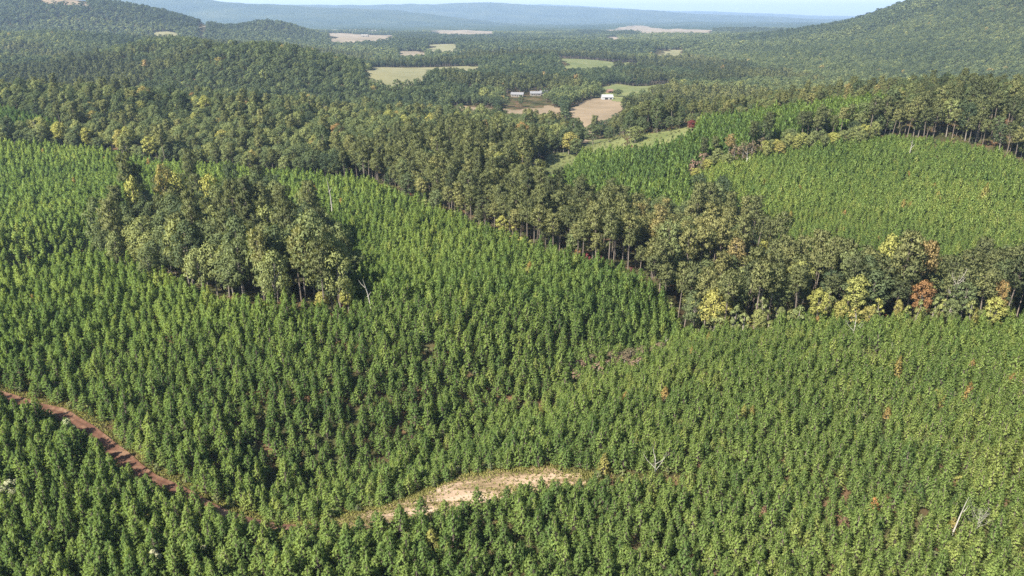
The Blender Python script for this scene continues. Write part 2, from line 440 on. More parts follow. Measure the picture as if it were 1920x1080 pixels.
# farm and sheds: (pixel of the plot, length, depth, wall height, turn, kind, label)
HOUSES = [
    ((1138, 187), 12.5, 8.5, 3.4, 0.10, 'barn', 'white metal barn at the top of the bare brown field'),
    ((1143, 175), 7.5, 7.0, 3.0, 0.4, 'red', 'small rust-roofed shed behind the white barn'),
    ((970, 181), 15, 8, 2.8, -0.12, 'house', 'low pale house among the trees behind the bare field'),
    ((1004, 179), 13, 8, 2.8, 0.05, 'house', 'grey-roofed house between dark trees beside the low pale house'),
    ((1019, 177), 9, 7, 2.8, 0.2, 'house', 'small grey-roofed house next to the valley road trees'),
    ((1247, 130), 16, 9, 3.0, 0.1, 'house', 'pale house beyond the pine hill'),
    ((272, 77), 16, 10, 3.5, 0.3, 'house', 'pale farmhouse on the far left hillside'),
    ((286, 80), 14, 10, 3.5, -0.2, 'house', 'pale outbuilding below the far hillside field'),
    ((628, 60), 44, 24, 7, 0.0, 'shed', 'leftmost of the far long white sheds on the plain'),
    ((662, 60), 40, 22, 7, 0.1, 'shed', 'middle one of the far long white sheds'),
    ((698, 61), 46, 22, 7, 0.0, 'shed', 'rightmost of the far long white sheds near the pale lot'),
    ((684, 70), 30, 20, 7, 0.0, 'shed', 'far white shed standing on the pale lot'),
]
for (u_, v_), L_, D_, H_, a_, k_, t_ in HOUSES:
    c_ = np.array(ground_at(u_, v_)); w_ = L_ * 0.75 + 3
    Q_ = np.array([c_ + (-w_, D_), c_ + (-w_, -D_), c_ + (w_, -D_), c_ + (w_, D_)])
    OPEN.extend(reach(Q_, 13))

def in_open(x, y):
    r = np.zeros(np.shape(x), bool)
    for P in OPEN:
        x0, y0 = P.min(0); x1, y1 = P.max(0)
        m = (x > x0) & (x < x1) & (y > y0) & (y < y1)
        if m.any():
            r[m] |= inside(x[m], y[m], P)
    r |= seg_dist(x, y, TRACK) < 2.45
    r |= seg_dist(x, y, TRACK2) < 2.0
    r |= np.hypot(x - OPEN_GAP[0], (y - OPEN_GAP[1]) * 0.6) < 1.6
    return r

# ------------------------------------------------------------------ tree meshes
def unit(n):
    v = RNG.normal(size=(n, 3)); return v / np.linalg.norm(v, axis=1, keepdims=True)

def rot_frame(d):
    d = d / np.linalg.norm(d, axis=-1, keepdims=True)
    h = np.where(np.abs(d[..., 2:3]) < 0.9, np.array([0, 0, 1.0]), np.array([1.0, 0, 0]))
    t = np.cross(h, d); t /= np.linalg.norm(t, axis=-1, keepdims=True)
    return d, t, np.cross(d, t)

def tris_along(p, d, length, width, face):
    """pointed sprays: base at p, pointing along d, flat side turned towards face"""
    d = d / np.linalg.norm(d, axis=-1, keepdims=True)
    s = np.cross(d, face + unit(len(p)) * 0.35)
    s /= np.linalg.norm(s, axis=-1, keepdims=True) + 1e-9
    L = np.asarray(length).reshape(-1, 1); W = np.asarray(width).reshape(-1, 1)
    v = np.stack([p - s * W / 2, p + s * W / 2, p + d * L], 1).reshape(-1, 3)
    f = np.arange(len(v)).reshape(-1, 3)
    return v, f

def leaf_quads(c, n, size):
    n, t, b = rot_frame(n)
    a = RNG.random((len(c), 1)) * 2 * math.pi
    u = t * np.cos(a) + b * np.sin(a); w = np.cross(n, u)
    S = np.asarray(size).reshape(-1, 1) / 2
    k = 0.55 + 0.3 * RNG.random((len(c), 1))
    v = np.stack([c - u * S, c - w * S * k + n * S * 0.2, c + u * S, c + w * S * k + n * S * 0.2], 1).reshape(-1, 3)
    return v, np.arange(len(v)).reshape(-1, 4)

def tube(path, radii, sides=6):
    path = np.asarray(path, float); V = []
    for i, p in enumerate(path):
        d = path[min(i + 1, len(path) - 1)] - path[max(i - 1, 0)]
        _, t, b = rot_frame(d)
        for k in range(sides):
            a = 2 * math.pi * k / sides
            V.append(p + radii[i] * (t * math.cos(a) + b * math.sin(a)))
    f = []
    for i in range(len(path) - 1):
        for k in range(sides):
            f.append((i * sides + k, i * sides + (k + 1) % sides, (i + 1) * sides + (k + 1) % sides, (i + 1) * sides + k))
    f.append(tuple(range((len(path) - 1) * sides, len(path) * sides)))
    return np.array(V), f

class Mesh:
    def __init__(s): s.v, s.f, s.n, s.nm = [], [], 0, []
    def leaves(s, v, f, per, nrm):
        """leaf faces that share the outward normals nrm of their spray, wound to face outward"""
        v = v.reshape(-1, per, 3)
        g = np.cross(v[:, 1] - v[:, 0], v[:, 2] - v[:, 0])
        flip = (g * nrm).sum(1) < 0
        v[flip] = v[flip][:, ::-1]
        s.nm.append(np.repeat(nrm / np.linalg.norm(nrm, axis=1, keepdims=True), per, 0))
        s.add(v.reshape(-1, 3), f)
    def add(s, v, f):
        s.v.append(np.asarray(v)); s.f += [tuple(i + s.n for i in q) for q in (f.tolist() if isinstance(f, np.ndarray) else f)]
        s.n += len(v)
    def verts(s): return np.vstack(s.v)
    def build(s, name, mat):
        me = mesh_from(name, s.verts(), s.f, [mat])
        if s.nm: soften(me, np.vstack(s.nm))
        return me

def soften(me, nm):
    me.polygons.foreach_set('use_smooth', np.ones(len(me.polygons), bool))
    me.normals_split_custom_set_from_vertices(nm.tolist())

def young_pine(H, R, detail):
    """returns (trunk, crown): whorled upswept boughs with needle tufts. detail 2 near, 1 middle, 0 far"""
    tr = Mesh(); cr = Mesh()
    lean = RNG.normal(size=2) * 0.12
    top = np.array([lean[0], lean[1], H * 0.96])
    tr.add(*tube([(0, 0, -0.3), top * 0.5 * np.array([0.6, 0.6, 1]), top], [0.11, 0.07, 0.02], 5))
    step = (0.50, 0.42, 0.36)[detail]
    z = 0.35
    P, D, L, W = [], [], [], []
    per = (3, 7, 15)[detail]
    while z < H - 0.35:
        q = z / H
        r = R * min(1.0, (1 - q) ** 0.95 * 1.2) * RNG.uniform(0.78, 1.15)
        nb = RNG.integers(5, 8) if q < 0.75 else RNG.integers(3, 6)
        a0 = RNG.random() * 6.28
        for k in range(nb):
            a = a0 + 6.283 * k / nb + RNG.normal() * 0.22
            rr = r * RNG.uniform(0.72, 1.12)
            up = rr * RNG.uniform(0.25, 0.6) + 0.1
            o = np.array([lean[0] * q, lean[1] * q, z])
            tip = o + np.array([math.cos(a) * rr, math.sin(a) * rr, up])
            if detail == 2 and q < 0.85:
                tr.add(*tube([o, tip * 0.92 + o * 0.08], [0.025, 0.01], 3))
            nt = (2, 2, 3)[detail] if rr > 0.5 else 1
            for s in np.linspace(1.0, 0.45, nt):
                c = o + (tip - o) * s + RNG.normal(size=3) * 0.06
                n = per
                d = unit(n) * 0.85 + (tip - o) / (np.linalg.norm(tip - o) + 1e-6) * 0.75 + np.array([0, 0, 0.75])
                P.append(np.repeat(c[None], n, 0)); D.append(d)
                L.append(RNG.uniform(0.36, 0.62, n) * (1.5, 1.15, 0.78)[detail]); W.append(RNG.uniform(0.12, 0.20, n) * (2.4, 1.35, 0.78)[detail])
            if detail:      # upright candle at the bough tip
                P.append(tip[None] - np.array([[0, 0, 0.1]])); D.append(unit(1) * 0.2 + np.array([0, 0, 1.0]))
                L.append(RNG.uniform(0.45, 0.8, 1)); W.append(RNG.uniform(0.13, 0.2, 1))
        z += step * RNG.uniform(0.85, 1.2)
    n = 9
    P.append(np.repeat(top[None], n, 0) - np.array([0, 0, 0.25])); D.append(unit(n) * 0.45 + np.array([0, 0, 1.0]))
    L.append(RNG.uniform(0.6, 1.25, n)); W.append(RNG.uniform(0.12, 0.2, n))
    P = np.vstack(P); D = np.vstack(D)
    ax = np.stack([lean[0] * P[:, 2] / H, lean[1] * P[:, 2] / H, P[:, 2] * 0.92], -1)
    o = P - ax; o[:, 2] += 0.45
    o = o / np.linalg.norm(o, axis=1, keepdims=True)
    D = D / np.linalg.norm(D, axis=1, keepdims=True)
    v, f = tris_along(P, D, np.concatenate(L), np.concatenate(W), o + np.array([0, 0, 0.5]))
    cr.leaves(v, f, 3, o * 0.9 + D * 0.25 + unit(len(P)) * 0.25)
    return tr, cr

def clump_leaves(cr, c, rad, n, size, flat=0.0, out=0.6, mid=None):
    u = unit(n); u[:, 2] = np.where(u[:, 2] < -0.35, -u[:, 2] * 0.6, u[:, 2])
    r = RNG.uniform(0.62, 1.06, (n, 1))
    p = c + u * r * np.array(rad)
    nn = u * out + unit(n) * 0.38 + np.array([0, 0, flat])
    v, f = leaf_quads(p, nn, RNG.uniform(0.7, 1.3, n) * size)
    o = (p - np.array(mid)) if mid is not None else u
    o = o / np.linalg.norm(o, axis=1, keepdims=True)
    cr.leaves(v, f, 4, u * 0.65 + o * 0.4 + unit(n) * 0.3 + np.array([0, 0, 0.12]))

def broadleaf(H, R, lobes, leaves, size, limbs=True, low=0.34):
    tr = Mesh(); cr = Mesh()
    base = H * low
    mid = np.array([RNG.normal() * 0.3, RNG.normal() * 0.3, H * 0.55])
    tr.add(*tube([(0, 0, -0.6), (mid[0] * 0.4, mid[1] * 0.4, H * 0.25), mid, mid * np.array([1.2, 1.2, 1.5])], [0.34, 0.26, 0.17, 0.05], 6 if limbs else 4))
    cz = (H + base) / 2; hz = (H - base) / 2
    for i in range(lobes):
        k = (i + 0.5) / lobes
        a = i * 2.39996 + RNG.normal() * 0.3
        zz = -0.85 + 1.75 * k
        prof = math.sqrt(max(0.05, 1 - (zz * 0.86) ** 2))
        rr = R * prof * RNG.uniform(0.45, 0.78)
        if k > 0.93: rr *= 0.3
        lr = R * RNG.uniform(0.30, 0.46)
        c = np.array([math.cos(a) * rr + mid[0], math.sin(a) * rr + mid[1], cz + zz * hz * 0.82])
        if limbs and i % 2 == 0:
            s = mid * np.array([0.7, 0.7, RNG.uniform(0.6, 1.0)])
            tr.add(*tube([s, (s + c) / 2 + np.array([0, 0, 0.3]), c], [0.11, 0.07, 0.03], 4))
        clump_leaves(cr, c, (lr, lr, lr * 0.85), leaves, size, 0.25, mid=(mid[0], mid[1], cz - 0.3 * hz))
    return tr, cr

def tall_pine(H, R, clumps, leaves, size, bare=0.5, limbs=True):
    tr = Mesh(); cr = Mesh()
    lean = RNG.normal(size=2) * 0.5
    at = lambda z: np.array([lean[0] * (z / H) ** 1.5, lean[1] * (z / H) ** 1.5, z])
    tr.add(*tube([at(0.0) - np.array([0, 0, 0.6]), at(H * 0.3), at(H * 0.65), at(H * 0.97)], [0.27, 0.22, 0.16, 0.04], 6 if limbs else 4))
    for i in range(clumps):
        k = (i + 0.4) / clumps
        z = H * (bare + (0.97 - bare) * k)
        prof = math.sin(math.pi * min(1, 0.30 + 0.58 * k)) ** 0.7
        rr = R * prof * RNG.uniform(0.35, 0.85)
        a = i * 2.39996 + RNG.normal() * 0.4
        c = at(z) + np.array([math.cos(a) * rr, math.sin(a) * rr, RNG.uniform(0.1, 0.7)])
        lr = R * RNG.uniform(0.30, 0.48)
        if limbs: tr.add(*tube([at(z - 0.5), c], [0.07, 0.03], 3))
        n = leaves
        u = unit(n); u[:, 2] *= 0.7
        p = c + u * RNG.uniform(0.35, 1.0, (n, 1)) * np.array([lr, lr, lr * 0.62])
        d = u * 0.8 + unit(n) * 0.6 + np.array([0, 0, 0.55])
        v, f = tris_along(p, d, RNG.uniform(0.8, 1.5, n) * size, RNG.uniform(0.6, 0.95, n) * size, u + np.array([0, 0, 0.5]))
        o = p - at(H * 0.66); o = o / np.linalg.norm(o, axis=1, keepdims=True)
        cr.leaves(v, f, 3, u * 0.65 + o * 0.35 + unit(n) * 0.3 + np.array([0, 0, 0.2]))
    if limbs:
        for i in range(4):
            z = H * RNG.uniform(bare * 0.55, bare); a = RNG.random() * 6.28
            tr.add(*tube([at(z), at(z) + np.array([math.cos(a), math.sin(a), 0.15]) * RNG.uniform(0.6, 1.5)], [0.04, 0.015], 3))
    return tr, cr

# ------------------------------------------------------------------ mesh library: (trunk mesh, crown mesh) for things, joined mesh for woods
LIB_SRC = {}
def tube_normals(tr):
    me = tr.build('tmp', M['bark']); a = np.zeros(len(me.vertices) * 3, np.float32)
    me.vertices.foreach_get('normal', a); bpy.data.meshes.remove(me)
    return a.reshape(-1, 3)
def library(key, n, make, leafmat, barkmat):
    parts, srcs = [], []
    for k in range(n):
        tr, cr = make(k)
        parts.append((tr.build(f'{key}_trunk_{k}', barkmat), cr.build(f'{key}_crown_{k}', leafmat)))
        nv = tr.n
        f = tr.f + [tuple(i + nv for i in q) for q in cr.f]
        srcs.append(mesh_from(f'{key}_{k}', np.vstack([tr.verts(), cr.verts()]), f, [barkmat, leafmat], [0] * len(tr.f) + [1] * len(cr.f)))
        soften(srcs[-1], np.vstack([tube_normals(tr), *cr.nm]))
    c = bpy.data.collections.new(f'{key}_kinds')
    for k, me in enumerate(srcs):
        o = bpy.data.objects.new(f'{key}_kind_{k:02d}', me); c.objects.link(o)
    LIB_SRC[key] = (c, n)
    return parts

U = RNG.uniform
L_YP = library('young_pine', 8, lambda k: young_pine(U(4.8, 6.8), U(1.5, 1.9), 2), M['pine'], M['bark'])
L_YP1 = library('young_pine_mid', 6, lambda k: young_pine(U(4.8, 6.8), U(1.5, 1.9), 1), M['pine'], M['bark'])
L_YP0 = library('young_pine_far', 6, lambda k: young_pine(U(4.8, 6.8), U(1.5, 1.9), 0), M['pine'], M['bark'])
L_BL = library('broadleaf', 7, lambda k: broadleaf(U(14.5, 18), U(4.6, 6.0), int(U(20, 26)), 90, 0.68, True, U(0.12, 0.32)), M['broad'], M['greybark'])
L_BL1 = library('broadleaf_mid', 6, lambda k: broadleaf(U(12, 15.5), U(4.6, 6.2), 15, 30, 1.2, False, U(0.1, 0.25)), M['broad'], M['greybark'])
L_BL0 = library('broadleaf_far', 6, lambda k: broadleaf(U(12, 15), U(5.2, 6.4), 9, 14, 2.4, False, 0.12), M['broad'], M['greybark'])
L_TP = library('tall_pine', 7, lambda k: tall_pine(U(17, 20.5), U(3.3, 4.2), int(U(22, 28)), 64, 0.58, U(0.5, 0.66)), M['tallpine'], M['bark'])
L_TP1 = library('tall_pine_mid', 5, lambda k: tall_pine(U(15, 18), U(3.4, 4.2), 15, 26, 1.05, U(0.35, 0.5), False), M['tallpine'], M['bark'])
L_SH = library('shrub', 5, lambda k: broadleaf(U(3.4, 4.6), U(1.3, 1.9), 8, 55, 0.34, False, 0.05), M['broad'], M['greybark'])
L_BR = library('brush', 3, lambda k: broadleaf(U(3.2, 4.4), U(1.4, 1.9), 9, 45, 0.28, False, 0.05), M['brush'], M['greybark'])
L_DP = library('dead_pine', 2, lambda k: young_pine(U(5.0, 5.6), U(1.2, 1.4), 2), M['dead'], M['bark'])
L_PS = library('pale_shrub', 3, lambda k: broadleaf(U(3.8, 4.6), U(1.2, 1.6), 8, 60, 0.30, False, 0.05), M['pale'], M['greybark'])

# ------------------------------------------------------------------ woods made of instances (what nobody could count)
def woods_nodes(col, key):
    g = bpy.data.node_groups.new(f'scatter_{key}', 'GeometryNodeTree')
    g.interface.new_socket('Geometry', in_out='INPUT', socket_type='NodeSocketGeometry')
    g.interface.new_socket('Geometry', in_out='OUTPUT', socket_type='NodeSocketGeometry')
    n, l = g.nodes, g.links
    gi, go = n.new('NodeGroupInput'), n.new('NodeGroupOutput')
    ci = n.new('GeometryNodeCollectionInfo'); ci.inputs['Collection'].default_value = col
    ci.inputs['Separate Children'].default_value = True; ci.inputs['Reset Children'].default_value = True
    ip = n.new('GeometryNodeInstanceOnPoints'); ip.inputs['Pick Instance'].default_value = True
    def named(name, t):
        a = n.new('GeometryNodeInputNamedAttribute'); a.data_type = t; a.inputs['Name'].default_value = name
        return a.outputs[0]
    l.new(gi.outputs[0], ip.inputs['Points']); l.new(ci.outputs[0], ip.inputs['Instance'])
    l.new(named('pick', 'INT'), ip.inputs['Instance Index'])
    e2r = n.new('FunctionNodeEulerToRotation'); l.new(named('turn', 'FLOAT_VECTOR'), e2r.inputs[0])
    l.new(e2r.outputs[0], ip.inputs['Rotation'])
    l.new(named('size', 'FLOAT_VECTOR'), ip.inputs['Scale'])
    l.new(ip.outputs[0], go.inputs[0])
    return g

def woods(name, key, pts, label, cat):
    """pts: dict of arrays x,y,z,s,sz,tint"""
    n = len(pts['x'])
    if n == 0: return None
    col, nk = LIB_SRC[key]
    me = bpy.data.meshes.new(name)
    me.vertices.add(n)
    co = np.stack([pts['x'], pts['y'], pts['z']], -1).astype(np.float32)
    me.vertices.foreach_set('co', co.ravel())
    def attr(nm, t, a, field='value'):
        at = me.attributes.new(nm, t, 'POINT'); at.data.foreach_set(field, np.ascontiguousarray(a).ravel())
    attr('pick', 'INT', RNG.integers(0, nk, n).astype(np.int32))
    tu = np.stack([RNG.normal(0, 0.035, n), RNG.normal(0, 0.035, n), RNG.uniform(0, 6.283, n)], -1).astype(np.float32)
    attr('turn', 'FLOAT_VECTOR', tu, 'vector')
    attr('size', 'FLOAT_VECTOR', np.stack([pts['s'], pts['s'], pts['sz']], -1).astype(np.float32), 'vector')
    attr('tint', 'FLOAT', pts['tint'].astype(np.float32))
    o = link(name, me)
    md = o.modifiers.new('scatter', 'NODES'); md.node_group = woods_nodes(col, key)
    return tag(o, label, cat, kind='stuff')

# ------------------------------------------------------------------ stands of trees: where each kind grows
A_POLY = poly_at([(-700, 268), (-200, 268), (0, 276), (180, 287), (310, 316), (420, 325), (560, 336), (700, 352), (800, 398), (900, 438), (1000, 470), (1100, 502), (1200, 546),
                  (1262, 592), (1290, 640), (1340, 632), (1420, 628), (1500, 604), (1600, 606), (1700, 612), (1920, 618), (2400, 626), (2500, 1320), (-600, 1320), (-700, 900)])
A2_POLY = poly_at([(-500, 214), (0, 206), (60, 222), (120, 246), (160, 272), (-200, 268)])
B_POLY = poly_at([(1275, 336), (1340, 312), (1420, 293), (1500, 276), (1640, 263), (1780, 271), (1870, 292), (1935, 330), (2100, 400), (2100, 560), (1920, 552), (1700, 545), (1580, 540), (1520, 545), (1470, 500), (1400, 440), (1310, 378)])
C_POLY = poly_at([(975, 372), (1010, 335), (1050, 318), (1100, 290), (1200, 268), (1300, 246), (1420, 230), (1560, 212), (1700, 203), (1640, 240), (1500, 268), (1400, 290), (1300, 325), (1290, 345), (1300, 385), (1290, 428), (1180, 432), (1080, 415)])
OFFSTAND = poly_at([(-170, 650), (-30, 618), (-14, 560), (-120, 535)])
CLUMP = poly_at([(205, 512), (330, 545), (420, 574), (540, 600), (655, 608), (650, 530), (600, 458), (530, 420), (440, 392), (340, 392), (270, 415), (225, 450)])
def in_clump(x, y): return inside(x + 4.5 * vnoise(x, y, 11, 77), y + 4.5 * vnoise(x, y, 11, 78), CLUMP)

def grid(x0, x1, y0, y1, dx, dy, jit, rot=0.0, warp=0.0):
    nx, ny = int((x1 - x0) / dx), int((y1 - y0) / dy)
    i, j = np.meshgrid(np.arange(nx), np.arange(ny), indexing='ij')
    x = (x0 + i * dx + (j % 2) * 0.0 + RNG.uniform(-jit, jit, i.shape) * dx).ravel()
    y = (y0 + j * dy + RNG.uniform(-jit, jit, i.shape) * dy).ravel()
    if rot:
        cx, cy = (x0 + x1) / 2, (y0 + y1) / 2
        c, s = math.cos(rot), math.sin(rot)
        x, y = cx + (x - cx) * c - (y - cy) * s, cy + (x - cx) * s + (y - cy) * c
    if warp:
        x, y = x + warp * vnoise(x, y, 70, 5), y + warp * vnoise(x, y, 70, 6)
    return x, y

def mask(d, m): return {k: v[m] for k, v in d.items()}
def merge(*ds): return {k: np.concatenate([d[k] for d in ds]) for k in ds[0]}
def stand(x, y, s, sz, tint):
    return dict(x=x, y=y, z=height(x, y) - 0.05, s=s, sz=sz, tint=np.clip(tint, 0, 1))

# young plantation: wider rows on the older block, tight rows on the younger blocks to the east
def eastness(x, y):
    return smooth(-22, 38, x - np.interp(y, [60, 118, 138, 158, 186, 222, 262], [2, -8, -6, 14, 40, 66, 75]) + 7 * vnoise(x, y, 18, 33))
CLEAR_LOOP = [tuple(p) for p in CLEAR] + [tuple(CLEAR[0])]
def plantation(dx, dy, rot, jit, east):
    x, y = grid(-800, 760, -180, 900, dx, dy, jit, rot, 5.0)
    k = (np.abs(x) < 0.86 * y + 25) & (y > 45) & (y < 660)
    x, y = x[k], y[k]
    inB = inside(x, y, B_POLY); inA2 = inside(x, y, A2_POLY)
    inA = inside(x, y, A_POLY) & ~inB & ~inA2
    r = eastness(x, y)
    young = inB | (inA & (r > 0.5))
    k = (young if east else ((inA | inA2) & ~young)) & ~in_clump(x, y) & ~inside(x, y, OFFSTAND) & ~in_open(x, y)
    gap = vnoise(x, y, 13, 21) + 0.5 * vnoise(x, y, 6, 22)
    k &= ~((gap > (1.14 if east else 1.04)) & ~inB)
    k &= RNG.random(len(x)) > np.where(seg_dist(x, y, DRAW) < 2.2, 0.25, 0.03)
    x, y, inB, inA2, r = x[k], y[k], inB[k], inA2[k], r[k]
    n = len(x)
    s = RNG.normal(1.0, 0.17, n) * (1 + 0.14 * vnoise(x, y, 24, 31)) * np.where(inB, 0.64, 0.82 - 0.21 * r)
    sz = s * RNG.normal(1.02, 0.16, n) * (1 + 0.14 * vnoise(x, y, 33, 32))
    edge = np.minimum(seg_dist(x, y, CLEAR_LOOP), seg_dist(x, y, TRACK) + 1.2)
    sz = np.where(edge < 6.0, sz * 0.82, sz); s = np.where(edge < 6.0, s * 0.94, s)
    tint = 0.50 + 0.16 * vnoise(x, y, 45, 41) + 0.10 * vnoise(x, y, 14, 42) + RNG.normal(0, 0.12, n) + np.where(inB, 0.08, 0.14 * r) - np.where(inA2, 0.36, 0)  # the A2 block's darker tint stands in for the slope's shadow
    tint = np.minimum(tint, 0.84)
    tint = np.where(RNG.random(n) < 0.002 + 0.006 * r, RNG.uniform(0.92, 0.98, n), tint)
    return stand(x, y, np.clip(s, 0.4, 1.4), np.clip(sz, 0.35, 1.5), tint)
YP = merge(plantation(1.98, 2.1, 0.62, 0.37, False), plantation(1.62, 1.7, 0.95, 0.34, True))

# mature woods near and in the middle distance
x, y = grid(-900, 900, -150, 950, 4.7, 4.7, 0.38, 0.3)
k = (y > 150) & (y < 640) & (np.abs(x) < 0.86 * y + 30) & ~in_open(x, y)
cl = in_clump(x, y)
k &= cl | inside(x, y, OFFSTAND) | ~(inside(x, y, A_POLY) | inside(x, y, A2_POLY) | inside(x, y, B_POLY) | inside(x, y, C_POLY))
x, y, cl = x[k], y[k], cl[k]
n = len(x)
strip = (x > 45) & (y < 300)
edge_pine = (~cl) & (y < 450) & (x < 75) & (x > -75)
ridge = (x < 60)
p_pine = np.where(cl, 0.22, np.where(strip, 0.55, np.where(edge_pine, 0.85, np.where(ridge, np.where(y < 400, 0.35, 0.08), 0.5))))
p_pine = p_pine + 0.2 * vnoise(x, y, 40, 51) * (~cl)
pine = RNG.random(n) < p_pine
s = np.clip(RNG.normal(1.0, 0.13, n), 0.7, 1.35) * np.where(cl, 0.80, np.where(strip, 0.74, np.where(pine, 0.72, 0.80)))
s = s * np.where((x > 100) & (y > 380), 0.66, 1.0)
sz = s * RNG.normal(1.0, 0.13, n) * np.where(cl, 1.42, np.where(pine, 1.18, 1.05))
tint = np.where(pine, 0.44 - 0.15 * cl + 0.10 * strip + 0.2 * vnoise(x, y, 60, 61) + RNG.normal(0, 0.16, n),
                0.36 + 0.16 * vnoise(x, y, 80, 62) + 0.12 * vnoise(x, y, 22, 63) + RNG.normal(0, 0.20, n) + np.where(strip, 0.16, 0) - np.where(cl, 0.04, 0))
tint = np.minimum(tint, np.where(cl, 0.72, 0.92))
tint = np.where((RNG.random(n) < 0.008) & ~cl, RNG.uniform(0.93, 0.97, n), tint)
ALLM = stand(x, y, s, sz, tint)
keepb = ~pine & (RNG.random(n) < np.where(cl, 0.62, 0.66))
TP = mask(ALLM, pine & (~cl | (RNG.random(n) < 0.7))); BL = mask(ALLM, keepb)

# pole-size pines on the back slope
x, y = grid(-350, 900, 0, 1000, 3.2, 3.2, 0.36, 0.9, 3)
k = inside(x, y, C_POLY) & ~in_open(x, y)
x, y = x[k], y[k]; n = len(x)
PP = stand(x, y, RNG.normal(1.30, 0.16, n), RNG.normal(1.55, 0.18, n), 0.42 + 0.2 * vnoise(x, y, 60, 71) + RNG.normal(0, 0.12, n))
PP['tint'] = np.minimum(PP['tint'], 0.93)

# woods beyond
def far_woods(y0, y1, sp, seed):
    x, y = grid(-0.92 * y1, 0.92 * y1, y0, y1, sp, sp, 0.42, 0.0)
    k = (np.abs(x) < 0.86 * y + 20) & ~in_open(x, y)
    x, y = x[k], y[k]
    return x, y
x, y = far_woods(640, 1900, 7.2, 1)
k = ~inside(x, y, C_POLY)
x, y = x[k], y[k]; n = len(x)
patchy = vnoise(x, y, 210, 81) + 0.5 * vnoise(x, y, 80, 82)
mount = (x > 450)
pine = (patchy > 0.18) & ~mount
s = np.clip(RNG.normal(0.82, 0.13, n), 0.5, 1.25)
tint = 0.27 + 0.12 * np.sign(vnoise(x, y, 260, 84) - 0.1) * (~mount) + 0.14 * vnoise(x, y, 150, 83) + RNG.normal(0, 0.15, n) + np.where(mount, 0.05, 0)
tint = np.minimum(tint, 0.86)
tint = np.where(RNG.random(n) < 0.004, 0.95, tint)
MID = stand(x, y, s, s * RNG.normal(1, 0.1, n), tint)
MIDP = mask(MID, pine); MIDB = mask(MID, ~pine)
x, y = far_woods(1900, 4500, 12.5, 2)
n = len(x)
s = np.clip(RNG.normal(1.25, 0.2, n), 0.7, 1.8)
FAR = stand(x, y, s, s * 0.85, 0.26 + 0.13 * np.sign(vnoise(x, y, 420, 86)) + 0.16 * vnoise(x, y, 260, 85) + RNG.normal(0, 0.13, n))
FAR['tint'] = np.minimum(FAR['tint'], 0.8)

# ------------------------------------------------------------------ the trees one can tell apart
def split_near(d, count, hgt):
    u, v, zc = project(d['x'], d['y'], d['z'] + 0.6 * hgt)
    ok = (u > 8) & (u < 1912) & (v > 20) & (v < 1068)
    dist = np.where(ok, zc, 1e9)
    order = np.argsort(dist)[:count]
    m = np.zeros(len(u), bool); m[order] = True; m &= ok
    return mask(d, m), mask(d, ~m)

def plant(name, parts, d, i, label, cat, group):
    e = bpy.data.objects.new(name, None); COL.objects.link(e)
    e.location = (d['x'][i], d['y'][i], d['z'][i])
    e.rotation_euler = (RNG.normal(0, 0.03), RNG.normal(0, 0.03), RNG.uniform(0, 6.283))
    e.scale = (d['s'][i], d['s'][i], d['sz'][i])
    e.empty_display_size = 0.5
    tag(e, label, cat, group)
    tr, cr = parts[RNG.integers(0, len(parts))]
    a = bpy.data.objects.new('trunk', tr); COL.objects.link(a); a.parent = e
    b = bpy.data.objects.new('crown', cr); COL.objects.link(b); b.parent = e
    b['tint'] = float(d['tint'][i])
    return e

near, YPr = split_near(YP, 300, 6)
for i in range(len(near['x'])):
    if near['x'][i] < -42:
        lg = ('young green pine at the bottom among the pale shrubs below the clay track', 'young pines by the pale shrubs')
    elif near['x'][i] < 18:
        lg = ('young green pine at the bottom straight below the sandy clearing', 'young pines below the clearing')
    else:
        lg = ('young light green pine at the bottom below the orange dead pine', 'young pines below the dead pines')
    plant('young_pine', L_YP, near, i, lg[0], 'pine tree', lg[1])
def shade(t, pine):
    if t > 0.925: return 'russet brown'
    if t > (0.72 if pine else 0.78): return 'yellowish'
    if t > (0.52 if pine else 0.55): return 'olive green'
    return 'mid green' if t > 0.3 else 'dark green'
def stand_of(x, y):
    if in_clump(np.array([x]), np.array([y]))[0]:
        q = (y - CLUMP[:, 1].min()) / (CLUMP[:, 1].max() - CLUMP[:, 1].min())
        return ('clump', ('at the front of', 'in the middle of', 'at the back of')[0 if q < 0.33 else 1 if q < 0.66 else 2] + ' the isolated clump among young pines')
    if x > 45 and y < 320:
        return ('strip', ('at the left end of', 'in the middle of', 'at the right end of')[0 if x < 90 else 1 if x < 140 else 2] + ' the wood strip below the bright hill')
    if x > -75:
        return ('diagonal', 'in the diagonal stand above the middle plantation')
    return ('ridge', 'on the near edge of the wooded ridge behind the clump')
GROUPS = {'clump': 'trees of the isolated clump', 'strip': 'trees of the wood strip', 'diagonal': 'trees of the diagonal stand', 'ridge': 'trees of the wooded ridge'}
near, TPr = split_near(TP, 300, 18)
for i in range(len(near['x'])):
    k, where = stand_of(near['x'][i], near['y'][i])
    plant('tall_pine', L_TP, near, i, f"tall {shade(near['tint'][i], True)} pine {where}", 'pine tree', 'pine ' + GROUPS[k])
near, BLr = split_near(BL, 300, 14)
for i in range(len(near['x'])):
    k, where = stand_of(near['x'][i], near['y'][i])
    plant('broadleaf_tree', L_BL, near, i, f"{shade(near['tint'][i], False)} leafy tree {where}", 'tree', 'leafy ' + GROUPS[k])

